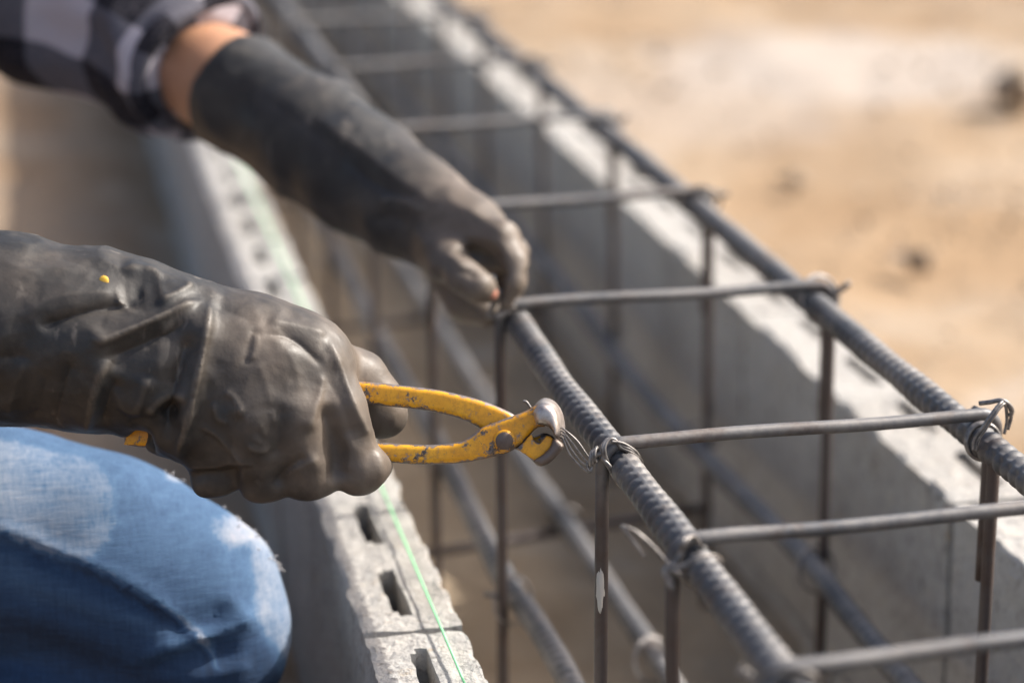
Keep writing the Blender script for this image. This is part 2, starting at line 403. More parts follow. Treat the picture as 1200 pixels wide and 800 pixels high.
near = (np.abs(pts[:, 0]-.08) < .25); zz = np.where(near, np.minimum(zz, -.235), zz)
zz = np.where(pts[:, 0] < -.15, zz+.015, zz)
pts[:, 2] = zz
ni, nj = len(gx), len(gy); idx = np.arange(ni*nj).reshape(ni, nj)
Fs = np.stack([idx[:-1, :-1], idx[1:, :-1], idx[1:, 1:], idx[:-1, 1:]], -1).reshape(-1, 4)
jl = np.searchsorted(gx, 0)-1                                   # the strip that spans the trench is left open
ii = np.repeat(np.arange(ni-1), nj-1); jj = np.tile(np.arange(nj-1), ni-1); Fs = Fs[(ii != jl) | (gy[jj] > 3.56) | (gy[jj] < -1.42)]
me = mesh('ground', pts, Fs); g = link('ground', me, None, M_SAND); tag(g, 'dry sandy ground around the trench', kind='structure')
tx = np.linspace(-.09, .26, 24); ty = np.arange(-1.6, 6, .02)
X, Y = np.meshgrid(tx, ty, indexing='ij'); pts = np.c_[X.ravel(), Y.ravel(), np.zeros(X.size)]
pts[:, 2] = -.290+.035*fbm(pts*9, 3)+.016*fbm(pts*40, 2)
idx = np.arange(len(tx)*len(ty)).reshape(len(tx), -1)
Fs = np.stack([idx[:-1, :-1], idx[1:, :-1], idx[1:, 1:], idx[:-1, 1:]], -1).reshape(-1, 4)
tag(link('trench_floor', mesh('trench_floor', pts, Fs), None, M_SOIL), 'brown soil floor of the trench between the block walls', kind='structure')

# ------------------------------------------------------------------ block walls
def block_mesh(T, L, H, seed, shift=0):
    """hollow concrete block, four slots through the top, rough edges; origin at top centre, length along Y"""
    r = np.random.default_rng(seed)
    nx, ny, nz = 16, 84, 20
    xs = np.linspace(-T/2, T/2, nx+1); ys = np.linspace(-L/2, L/2, ny+1); zs = np.linspace(0, -H, nz+1)
    per = L/4
    vid = {}; V = []; Fs = []
    def v(i, j, k):
        key = (i, j, k)
        if key not in vid: vid[key] = len(V); V.append((xs[i], ys[j], zs[k]))
        return vid[key]
    def hole(i, j):
        i -= shift
        if not (6 <= i <= 8): return False
        yc = (j+.5)/ny*L; ph = (yc % per)/per
        lo, hi = (.17, .80)
        if i in (6,): lo, hi = .22, .75
        return lo < ph < hi
    for i in range(nx):
        for j in range(ny):
            if not hole(i, j): Fs.append((v(i, j, 0), v(i+1, j, 0), v(i+1, j+1, 0), v(i, j+1, 0)))
            else:
                for (a, b, nb) in (((i, j), (i+1, j), (i, j-1)), ((i+1, j), (i+1, j+1), (i+1, j)), ((i+1, j+1), (i, j+1), (i, j+1)), ((i, j+1), (i, j), (i-1, j))):
                    if not hole(*nb):
                        for k in range(0, 12): Fs.append((v(*a, k), v(*a, k+1), v(*b, k+1), v(*b, k)))
    for j in range(ny):
        for k in range(nz):
            Fs.append((v(0, j+1, k), v(0, j+1, k+1), v(0, j, k+1), v(0, j, k))); Fs.append((v(nx, j, k), v(nx, j, k+1), v(nx, j+1, k+1), v(nx, j+1, k)))
    for i in range(nx):
        for k in range(nz):
            Fs.append((v(i, 0, k), v(i, 0, k+1), v(i+1, 0, k+1), v(i+1, 0, k))); Fs.append((v(i+1, ny, k), v(i+1, ny, k+1), v(i, ny, k+1), v(i, ny, k)))
    V = np.array(V); o = seed*3.7
    q = V*np.array([1, 1, 1])+o
    disp = np.stack([fbm(q*130+k*5, 2) for k in range(3)], 1)*.0024+np.stack([fbm(q*32+k*9, 2) for k in range(3)], 1)*.0022
    # worn top edges
    edge = (np.abs(V[:, 0]) > T/2-1e-6) & (V[:, 2] > -.012)
    chip = np.clip(fbm(q*45+20, 3)*4+.25, 0, 1)
    V = V+disp
    V[:, 0] -= np.sign(V[:, 0])*edge*chip*.0022*(1+V[:, 2]/.012)
    V[:, 2] -= edge*chip*.0024*(1+V[:, 2]/.012)
    # keep the block inside its outline so that neighbours never overlap
    V[:, 1] = np.clip(V[:, 1], -L/2+.0004, L/2-.0004); V[:, 0] = np.clip(V[:, 0], -T/2-.0012, T/2+.0012)
    me = bpy.data.meshes.new('block'); me.from_pydata([tuple(a) for a in V], [], Fs); me.update(); me.materials.append(M_CON); return me
BL, BH = .386, .168
def wall(x0, x1, y_joint, label, seeds, n0, n1, shift=0):
    root = empty('block_wall', ((x0+x1)/2, y_joint, -.44)); tag(root, label, 'wall', None)
    T = x1-x0; mm = [block_mesh(T, BL, BH, s, shift) for s in seeds]
    for c in range(2):
        for k in range(n0, n1):
            o = bpy.data.objects.new('block', mm[(k*2+c*3+k//3) % len(mm)]); COL.objects.link(o)
            loc = Vector(((x0+x1)/2+random.uniform(-.0008, .0008), y_joint+(k+.5)*(BL+.006)+c*.19, WT-c*(BH+.006)+random.uniform(-.0008, .0008)))
            o.parent = root; o.location = loc-root.location; o.rotation_euler.z = random.uniform(-.002, .002)
    # mortar joints, set back from the faces
    mb = MB()
    for k in range(n0, n1+1):
        yj = y_joint+k*(BL+.006)
        bm = bmesh.new(); bmesh.ops.create_cube(bm, size=1, matrix=Matrix.Translation(((x0+x1)/2, yj, WT-.004-BH/2))@Matrix.Diagonal((T-.006, .0064, BH, 1)))
        mb.add([v.co[:] for v in bm.verts], [[v.index for v in f.verts] for f in bm.faces]); bm.free()
    L = (n1-n0)*(BL+.006); bm = bmesh.new()
    bmesh.ops.create_cube(bm, size=1, matrix=Matrix.Translation(((x0+x1)/2, y_joint+(n0+n1)/2*(BL+.006), WT-BH-.003))@Matrix.Diagonal((T-.0062, L, .0066, 1)))
    mb.add([v.co[:] for v in bm.verts], [[v.index for v in f.verts] for f in bm.faces]); bm.free()
    mb.build('mortar', M_CON, root, False)
    return root
wall(XL0, XL1, .049, 'pale hollow concrete block wall with green string along its slotted top', (1, 2, 3), -3, 9)
wall(XR0, XR1, .16, 'grey concrete block wall between the rebar cage and the open sand', (4, 5, 6), -4, 9, 3)

# ------------------------------------------------------------------ rebar cage
W = .1731
cage = empty('rebar_cage', (W/2, 0, -.22))
tag(cage, 'long rectangular cage of ribbed steel bars tied to thin square stirrups', 'rebar cage')
def rebar(pts, Rb, name='longitudinal_bar', step=.0016, pitch=.0088, ph=0.):
    c = catmull(pts, 12); L = np.r_[0, np.cumsum(np.linalg.norm(np.diff(c, axis=0), axis=1))]
    s = np.arange(0, L[-1], step); c = np.stack([np.interp(s, L, c[:, k]) for k in range(3)], 1)
    T = np.gradient(c, axis=0); T /= np.linalg.norm(T, axis=1)[:, None]
    u = np.cross(T, [0, 0, 1.]); u /= np.linalg.norm(u, axis=1)[:, None]; v = np.cross(u, T)
    seg = 36; a = np.arange(seg)*2*math.pi/seg
    A, Sx = np.meshgrid(a, s); aa = A+ph
    # two rows of slanting crescent ribs and two long ribs
    row = np.sin(aa); half = np.abs(np.sin(aa))
    wv = ((Sx/pitch+.22*np.cos(aa)+np.where(row > 0, .35, 0)) % 1)-.5
    rib = np.clip(1.6*np.exp(-(wv*pitch/.0021)**4), 0, 1)*np.clip(half*5-.5, 0, 1)
    lon = np.exp(-(np.abs(np.sin(aa))/.20)**4)
    rr = Rb-.0010+.0014*np.maximum(rib, .85*lon)+.0004*np.sin(Sx*61+ph)*np.sin(Sx*17)
    V = c[:, None, :]+rr[..., None]*(np.cos(A)[..., None]*u[:, None, :]+np.sin(A)[..., None]*v[:, None, :])
    n = len(s); idx = np.arange(n*seg).reshape(n, seg); nx = np.roll(idx, -1, 1)
    Fs = np.stack([idx[:-1], idx[1:], nx[1:], nx[:-1]], -1).reshape(-1, 4)
    me = mesh(name, V.reshape(-1, 3), Fs); return link(name, me, cage, M_BAR)
YN, YF = -.56, 3.0
ZL, ZR, XR = -.0036, -.0087, W-.0026
top_l = [(0, YN, ZL), (0, -.3, ZL), (0, -.12, ZL), (-.0005, 0, ZL), (-.0015, .1, ZL-.001), (0, .25, ZL), (0, .45, ZL), (0, .8, ZL), (0, 1.2, ZL), (.002, YF, ZL)]
top_r = [(XR, YN, ZR), (XR, -.1, ZR), (XR, .1, ZR-.0005), (XR-.001, .25, ZR), (XR, .5, ZR), (XR+.002, .77, ZR-.001), (XR, 1.0, ZR), (XR, 1.3, ZR), (XR, YF, ZR)]
rebar(top_l, .0068, ph=-1.75, step=.0010); rebar(top_r, .0068, ph=-2.4, step=.0010)
rebar([(0, YN, -.155), (.001, .1, -.156), (.001, .28, -.168), (0, .5, -.160), (0, .8, -.165), (0, 1.1, -.160), (0, YF, -.16)], .0062, step=.002, ph=.5)
rebar([(W, YN, -.168), (W, .1, -.167), (W, .24, -.163), (W, .45, -.172), (W, .65, -.178), (W, .85, -.171), (W, 1.1, -.169), (W, YF, -.17)], .0062, step=.002, ph=2.)
rebar([(.083, YN, -.2105), (.082, .2, -.2105), (.078, .5, -.210), (.076, .8, -.2105), (.08, YF, -.2105)], .0062, step=.0025, ph=.9)
SR = .0031
def stirrup(yl, yr, zl=.0064, zr=.0013, lean=0.):
    a = .0100; b = W+.0074; zb = -.318; rc = .0085
    def at(x, z):
        t = (x-a)/(b-a); return (x, yl+(yr-yl)*(x/W)+lean*(-z), z)
    def corner(cx, cz, a0, a1): return [(cx+rc*math.cos(t), cz+rc*math.sin(t)) for t in np.linspace(a0, a1, 7)]
    p2 = []
    p2 += [(-a, z) for z in np.linspace(zl-.06, zl-rc-.004, 3)]
    p2 += corner(-a+rc, zl-rc, math.pi, math.pi/2)
    for x in np.linspace(.015, W-.015, 9): p2.append((x, zl+(zr-zl)*x/W+.0006*math.sin(x*40+yl*30)))
    p2 += corner(b-rc, zr-rc, math.pi/2, 0)
    p2 += [(b, z) for z in np.linspace(zr-.03, zb+.03, 8)]
    rc = .005; p2 += corner(b-rc, zb+rc, 0, -math.pi/2)
    p2 += [(x, zb) for x in np.linspace(W-.02, .02, 7)]
    p2 += corner(-a+rc, zb+rc, -math.pi/2, -math.pi)
    p2 += [(-a, z) for z in np.linspace(zb+.03, zl-.064, 6)]
    pts = [at(*p) for p in p2]
    pts += [pts[0]]
    mb = MB().tube(pts[:-1], SR, 12, closed=True)
    # hooked end lapping the right leg
    hook = [(W-.022, zr-.030), (W-.004, zr-.0145), (b+.0045, zr-.004)]
    lap = [at(b+.001, z) for z in np.linspace(zr-.012, zr-.085, 6)]
    lap = [(x-.001, y+.0064, z) for x, y, z in lap]
    mb.tube([(lap[0][0]-.009, lap[0][1], zr-.001), (lap[0][0]-.002, lap[0][1], zr-.004)]+lap, SR, 10)
    return mb.build('stirrup', M_STI, cage)
ST = [(-.39, -.37), (-.2585, -.237), (-.1332, -.115), (-.0134, .0064), (.2224, .2440), (.4506, .4900), (.7154, .7546), (.9886, 1.0187), (1.2444, 1.2906),
      (1.49, 1.53), (1.74, 1.78), (1.99, 2.03), (2.24, 2.27), (2.5, 2.52), (2.8, 2.8)]
for i, (a, b) in enumerate(ST):
    stirrup(a, b, lean=random.uniform(-.02, .02))
for a, b in ST[1::2]:                                            # straight rods carrying the lowest bar
    t_ = np.linspace(-.016, W+.013, 6)
    MB().tube(np.c_[t_, (a+(b-a)*t_/W)+.0066, np.full(6, -.2200)], SR, 10).build('cross_rod', M_STI, cage)
# tie wires
WR = .00062
def ring_tie(x, y, z, sx, tail=True, seed=0, rad=.0095, r=WR):
    """doubled wire slung diagonally round bar and stirrup leg, ends twisted together"""
    rr = random.Random(seed); mb = MB()
    for k in range(2):
        a = np.linspace(0, 2*math.pi, 30, endpoint=False); sl_ = (.008+.002*k)*(1 if seed % 2 else -1)
        pts = np.c_[x+sx*.0035+(rad+.0022)*np.cos(a), y+sl_*np.sin(a+.6)+k*.0016, z+.002+(rad+.0012)*np.sin(a)]
        mb.tube(pts, r, 6, closed=True)
    if tail:
        t = np.linspace(0, 1, 26); d = Vector((sx*.8, rr.uniform(-.5, .2), rr.uniform(.1, .7))).normalized()
        b0 = np.array([x+sx*(rad+.003), y, z+.005]); u = np.array(d.orthogonal()); v = np.cross(u, np.array(d))
        for ph in (0, math.pi):
            mb.tube(b0+np.array(d)*(.009*t)[:, None]+.0009*(np.cos(t*14+ph)[:, None]*u+np.sin(t*14+ph)[:, None]*v), r, 6)
    return mb.build('tie_wire', M_WIRE, cage)
sd = 0
for i, (a, b) in enumerate(ST[:12]):
    sd += 1
    if i not in (2, 3, 4): ring_tie(0, a, ZL, -1, True, sd)
    if i not in (3,): ring_tie(XR, b, ZR, 1, True, sd+20, .0098, .0009)
    ring_tie(0, a, -.163, -1, True, sd+40); ring_tie(W, b, -.168, 1, False, sd+60, .0098, .0009); ring_tie(.081, (a+b)/2, -.2105, -1, False, sd+80, .009, .001)
def wire(px, d, r=WR*1.1, n=8):
    return catmull([P(p[0], p[1], p[2] if len(p) > 2 else d) for p in px], n)
# the tie being twisted by the pincers: wraps, knot and four strands
mb = MB(); d = 1.0465
for o in (0, 2.6):
    mb.tube(wire([(713+o, 548, d+.004), (708+o, 537, d), (706+o, 524, d-.001), (711+o, 515, d), (718+o, 515, d+.001), (728, 522+o, d+.002), (741, 528+o, d+.004), (749+o, 540, d+.009), (748+o, 549, d+.015)], d), WR*1.25, 8)
    mb.tube(wire([(704, 533+o, d), (713+o, 547, d), (721+o, 562, d+.003), (729+o, 571, d+.010)], d), WR*1.25, 8)
mb.tube(wire([(716, 517, d), (730, 519.5, d+.002), (745, 529, d+.005), (752, 541, d+.010)], d), WR*1.25, 8)
for j in range(3):
    a = np.linspace(0, 2*math.pi, 16, endpoint=False); cx, cy = 693.5+j*2.7, 537-j*2.2
    mb.tube([P(cx+4.0*math.cos(t)*.55-2.5*math.sin(t)*.3, cy+8.5*math.sin(t), d-.0015+.003*math.cos(t)) for t in a], WR*1.2, 7, closed=True)
mb.tube(wire([(694, 535), (701, 532), (708, 531)], d), WR*2.0, 8)
for st in ([(656, 500, 1.054), (661, 503), (676, 516), (688, 533), (693, 540)], [(656, 504, 1.054), (661, 507), (673, 522), (685, 538), (692, 543)],
           [(656, 508, 1.054), (661, 511), (670, 527), (681, 541), (691, 546)], [(656, 512, 1.054), (660, 515), (667, 531), (677, 543), (685, 550), (691, 553), (694, 544)]):
    mb.tube(wire(st, 1.050), .00042, 7)
mb.tube(wire([(688, 541), (689, 549), (692, 552), (694, 545)], d-.001), WR*1.05, 7)
mb.build('tie_wire', M_WIRE, cage)['label'] = 'bright loose wire strands being twisted by the pincers'
# right end of the same stirrup: open loop
mb = MB(); d = 1.085
mb.tube(wire([(1141, 527, d), (1142, 515, d-.001), (1150, 503, d-.003), (1160, 488, d-.004), (1170, 475, d-.003), (1176, 471, d), (1183, 477, d+.003), (1185, 488, d+.006), (1181, 503, d+.008)], d), WR*1.4, 8)
mb.tube(wire([(1144, 528, d), (1146, 516, d-.001), (1155, 502, d-.003), (1165, 487, d-.004), (1172, 477, d-.003), (1178, 474, d), (1180, 492, d+.006), (1177, 508, d+.008)], d), WR*1.3, 8)
mb.tube(wire([(1148, 472.5, d+.004), (1160, 471, d+.001), (1172, 469, d), (1180, 472, d), (1186, 480, d+.002), (1184, 487, d+.004)], d), WR*1.8, 8)
a = np.linspace(0, 2*math.pi, 28, endpoint=False)
for k in range(2): mb.tube(np.c_[XR+.0080*np.cos(a), -.0015-.0016*k+.002*np.sin(a), ZR+.0080*np.sin(a)], .001, 7, closed=True)
mb.build('tie_wire', M_WIRE, cage)
# nearer tie with two loose ends
mb = MB(); d = .929
mb.tube(wire([(786, 662), (776, 652), (763, 638), (747, 624), (736, 618), (728, 616)], d), WR*1.1, 8)
mb.tube(wire([(755, 652), (745, 638), (736, 626), (728, 616.5)], d), WR*1.1, 8)
for o in (0, 3.5):
    mb.tube(wire([(781, 664), (788+o, 660), (796+o, 648), (800+o, 634, d-.001), (810+o, 628, d+.004), (822, 640, d+.008)], d), WR*1.2, 8)
    mb.tube(wire([(780, 668), (800, 661+o), (822, 652+o, d+.001), (838, 650+o, d+.006), (846, 656+o, d+.012)], d), WR*1.2, 8)
    mb.tube(wire([(783, 666), (795+o, 672), (806+o, 684, d+.004), (816+o, 690, d+.012)], d), WR*1.2, 8)
    mb.tube(wire([(782, 662), (777+o, 670), (783+o, 683), (789, 690)], d), WR*1.3, 8)
mb.build('tie_wire', M_WIRE, cage)
# wire held by the far hand: a small triangle standing on the bar
mb = MB(); d = 1.262
for o in (0, 2.2):
    mb.tube(wire([(578+o, 372), (572+o, 369), (580+o, 352, d-.003), (585+o, 339, d-.003)], d), WR*1.9, 7)
    mb.tube(wire([(585+o, 339, d-.003), (593+o, 350), (601+o, 362, d+.002)], d), WR*1.9, 7)
    mb.tube(wire([(572+o, 371), (584, 369+o), (602, 360+o, d+.004)], d), WR*1.9, 7)
mb.build('tie_wire', M_WIRE, cage)
# cement splash on the near leg
bm = bmesh.new(); bmesh.ops.create_icosphere(bm, subdivisions=3, radius=1)
for v in bm.verts:
    nz = mnoise.noise(v.co*2.2); v.co *= 1+.35*nz
me = bpy.data.meshes.new('cement_splash'); c = np.array([-.0103, -.0134, -.060])-fw*.0026
bm.transform(Matrix.Translation(c)@Matrix.Diagonal((.0019, .0011, .0115, 1))); bm.to_mesh(me); bm.free()
link('cement_splash', me, cage, M_CEM)

# ------------------------------------------------------------------ green setting-out line
yy = np.linspace(-1.0, 3.4, 60)
mb = MB().tube(np.c_[-.0735+.0012*np.sin(yy*2.1), yy, WT+.0042+.0008*np.sin(yy*5)], .00062, 6)
tag(mb.build('mason_line', M_STRING), 'thin bright green string stretched along the slotted block tops', 'string')

# ------------------------------------------------------------------ pincers
def z4(pts): return [(400+x/3.3333, 420+y/3.3333) for x, y in pts]
pin = empty('pincers', P(591, 517, 1.056)); tag(pin, 'worn yellow steel pincers gripping tie wire in the gloved hand', 'pincers')
def plate(outline, d0, d1, name, m, parent, bev=.0016, smoothn=0, taper=None):
    pts = catmull(outline+[outline[0]], smoothn)[:-1] if smoothn else np.array(outline, float)
    A2 = np.sum(pts[:, 0]*np.roll(pts[:, 1], -1)-np.roll(pts[:, 0], -1)*pts[:, 1])
    tg = np.roll(pts, -1, 0)-np.roll(pts, 1, 0); tg /= np.linalg.norm(tg, axis=1)[:, None]+1e-9
    nr = np.c_[-tg[:, 1], tg[:, 0]]*(1 if A2 > 0 else -1)          # inward
    n = len(pts); V = []; ed = []; bp = bev/(d0/F)
    q0, q1 = pts, np.roll(pts, -1, 0); e01 = q1-q0; l2 = np.sum(e01**2, 1)+1e-9; lim = np.ones(n)
    for i in range(n):                                            # keep the rounded rim from crossing itself in thin places
        for _ in range(8):
            c_ = pts[i]+nr[i]*bp*lim[i]; t_ = np.clip(np.sum((c_-q0)*e01, 1)/l2, 0, 1)
            if np.min(np.linalg.norm(q0+e01*t_[:, None]-c_, axis=1)) < .8*bp*lim[i]: lim[i] *= .72
            else: break
    lim = np.minimum(lim, np.minimum(np.roll(lim, 1), np.roll(lim, -1))+.12)
    rings = [(1-math.sin(t), 1-math.cos(t), t/(math.pi/2)) for t in np.linspace(0, math.pi/2, 6)]
    rows = [(o*bp, d0+q_*bev, e_) for o, q_, e_ in rings]+[(o*bp*.6, d1-q_*bev*.6, 1.) for o, q_, e_ in rings[::-1]]
    for o, d_, e_ in rows:
        f_ = 1 if taper is None else taper[2]+(1-taper[2])*min(1, ((d_-d0)/(d1-d0))*1.6)
        for (x, y), (nx_, ny_) in zip(pts, nr*lim[:, None]):
            x2, y2 = x+nx_*o, y+ny_*o
            if taper is not None: x2, y2 = taper[0]+(x2-taper[0])*f_, taper[1]+(y2-taper[1])*f_
            V.append(P(x2, y2, d_)); ed.append(e_)
    bm = bmesh.new(); vs = [bm.verts.new(v) for v in V]; m_ = len(rows)
    bm.faces.new(vs[:n]); bm.faces.new(vs[(m_-1)*n:][::-1])
    for r_ in range(m_-1):
        for i in range(n): bm.faces.new((vs[r_*n+i], vs[r_*n+(i+1) % n], vs[(r_+1)*n+(i+1) % n], vs[(r_+1)*n+i]))
    bmesh.ops.recalc_face_normals(bm, faces=bm.faces)
    bmesh.ops.triangulate(bm, faces=[f for f in bm.faces if len(f.verts) > 4])
    me = bpy.data.meshes.new(name); bm.to_mesh(me); bm.free()
    at = me.attributes.new('edge_wear', 'FLOAT', 'POINT'); at.data.foreach_set('value', np.array(ed, np.float32))
    o = link(name, me, parent, m, False); me.shade_smooth()
    me.set_sharp_from_angle(angle=R(50)); return o
# front lever: lower handle, pivot plate, upper jaw arm
fl = [(146, 499), (151, 496), (220, 502), (320, 510)]+z4([(140, 327), (250, 333), (350, 336), (430, 331), (480, 316), (520, 290), (555, 266), (640, 234), (720, 205), (752, 186), (790, 175), (815, 210), (800, 262), (770, 268), (742, 292), (712, 330), (680, 352), (640, 372), (560, 391), (470, 407), (380, 413), (280, 412), (180, 405)])+[(330, 536), (220, 528), (152, 522), (146, 517)]
lev1 = plate(fl, 1.0510, 1.0600, 'lever', M_PAINT, pin, .0026, 3)
ul = [(330, 443), (360, 445)]+z4([(20, 86), (130, 94), (250, 106), (370, 121), (450, 138), (530, 158), (610, 187), (676, 220), (690, 250), (735, 300), (765, 300), (790, 290), (822, 300), (845, 330), (850, 355), (815, 400), (790, 416), (765, 418), (735, 388), (700, 362), (640, 340), (585, 300), (540, 272), (495, 247), (430, 224), (330, 203), (200, 188), (70, 176)])+[(360, 471), (330, 469)]
lev2 = plate(ul, 1.0575, 1.0665, 'lever', M_PAINT, pin, .0026, 3)
# jaws: broad curved steel heads
j1 = z4([(745, 196), (762, 172), (790, 154), (822, 160), (848, 182), (866, 218), (874, 262), (874, 300), (864, 322), (852, 318), (838, 292), (815, 270), (785, 262), (760, 255), (748, 228)])
plate(j1, 1.0445, 1.0685, 'jaw', M_HEAD, lev1, .0034, 3, taper=(632, 494, .72))
j2 = z4([(864, 330), (868, 346), (842, 380), (812, 408), (782, 420), (764, 414), (752, 398), (790, 372), (815, 345), (826, 318), (842, 314)])
plate(j2, 1.0465, 1.0665, 'jaw', M_DULL, lev2, .0024, 3)
# yellow cheek of the lower jaw, thicker than the lever
ck = z4([(684, 352), (712, 326), (742, 296), (752, 318), (775, 330), (800, 300), (828, 312), (826, 345), (800, 372), (768, 404), (745, 396), (722, 378)])
plate(ck, 1.0495, 1.0578, 'cheek', M_PAINT, lev2, .0014, 2)
# rivet: domed head
bm = bmesh.new(); bmesh.ops.create_uvsphere(bm, u_segments=28, v_segments=14, radius=1)
Mx = Matrix([[rt[i], up[i], -fw[i], 0] for i in range(3)]+[[0, 0, 0, 1]])
bm.transform(Matrix.Translation(P(591, 516.5, 1.0504))@Mx@Matrix.Diagonal((.0040, .0040, .0012, 1)))
me = bpy.data.meshes.new('rivet'); bm.to_mesh(me); bm.free(); link('rivet', me, pin, M_DULL)
bm = bmesh.new(); bmesh.ops.create_cone(bm, cap_ends=True, segments=28, radius1=.0050, radius2=.0047, depth=.0012)
bm.transform(Matrix.Translation(P(591, 516.5, 1.0507))@Mx); me = bpy.data.meshes.new('rivet_collar'); bm.to_mesh(me); bm.free(); link('rivet_collar', me, pin, M_PAINT)
# cut end of wire caught in the jaw
MB().tube(wire([(622, 478), (617, 471), (613, 470)], 1.050), WR, 6).build('wire_stub', M_WIRE, pin)

# ------------------------------------------------------------------ person
per = empty('person', (-.45, .2, -.26))
tag(per, 'kneeling worker in plaid shirt, ripped jeans and black rubber gloves tying the cage', 'person')

# --- near glove (right hand, holding the pincers)
D0 = 1.056; PXM = D0/F
def H(x, y, w_, r): d_ = D0-w_*PXM; return (x, y, d_, r)
lo = np.min([P(x, y, z) for x in (-260, 490) for y in (250, 610) for z in (.99, 1.12)], 0); hi = np.max([P(x, y, z) for x in (-260, 490) for y in (250, 610) for z in (.99, 1.12)], 0)
s = SDF(lo, hi, .00105)
s.chain([H(-300, 370, 5, 116), H(0, 385, 5, 111), H(95, 398, 5, 106), H(140, 402, 5, 100)], .004)
s.chain([H(120, 400, 5, 101), H(195, 418, 5, 92), H(265, 432, 0, 84)], .008)
s.chain([H(215, 425, 0, 88), H(300, 432, 0, 80), H(340, 433, 0, 68), H(362, 428, 0, 48)], .010)
s.chain([H(215, 470, 15, 66), H(300, 490, 18, 66), H(350, 490, 12, 54)], .010)
k = .0055
s.chain([H(366, 416, 12, 30), H(396, 478, 26, 30), H(420, 540, 18, 27)], .007)            # index
s.chain([H(414, 556, 22, 20), H(436, 548, 14, 20), H(449, 546, 6, 9)], k); s.chain([H(420, 556, 14, 22), H(434, 548, -42, 22)], k)
s.chain([H(318, 425, 28, 36), H(344, 488, 44, 32), H(361, 540, 38, 27)], .008)            # middle
s.chain([H(349, 566, 34, 17), H(379, 562, 30, 17)], k); s.chain([H(364, 562, 28, 22), H(372, 552, -35, 24)], k)
s.chain([H(275, 440, 30, 36), H(296, 498, 44, 32), H(307, 545, 34, 26)], .008)            # ring
s.chain([H(298, 572, 30, 14), H(322, 567, 28, 15)], k); s.chain([H(310, 564, 24, 22), H(318, 552, -35, 23)], k)
s.chain([H(232, 450, 25, 36), H(242, 502, 30, 32), H(249, 540, 16, 26)], .008)            # little finger
s.chain([H(240, 567, 14, 13), H(268, 562, 14, 13)], k); s.chain([H(252, 558, 10, 21), H(264, 548, -35, 21)], k)
s.chain([H(385, 428, -38, 34), H(418, 446, -62, 33), H(438, 472, -66, 31), H(450, 486, -62, 26)], .006)   # thumb
s.chain([H(160, 522, 120, 9), H(164, 507, 0, 10), H(162, 522, -120, 12)], .006, 'sub'); s.chain([H(165, 514, 70, 9), H(180, 517, 25, 8)], .005, 'sub')
for a, b in (((338, 588), (331, 560)), ((281, 590), (276, 565)), ((398, 588), (393, 568))):
    s.chain([H(a[0], a[1], 76, 8), H(b[0], b[1], 66, 3)], .004, 'sub')
V, Fc = s.mesh(); V = relax(V, Fc, 2, .5)
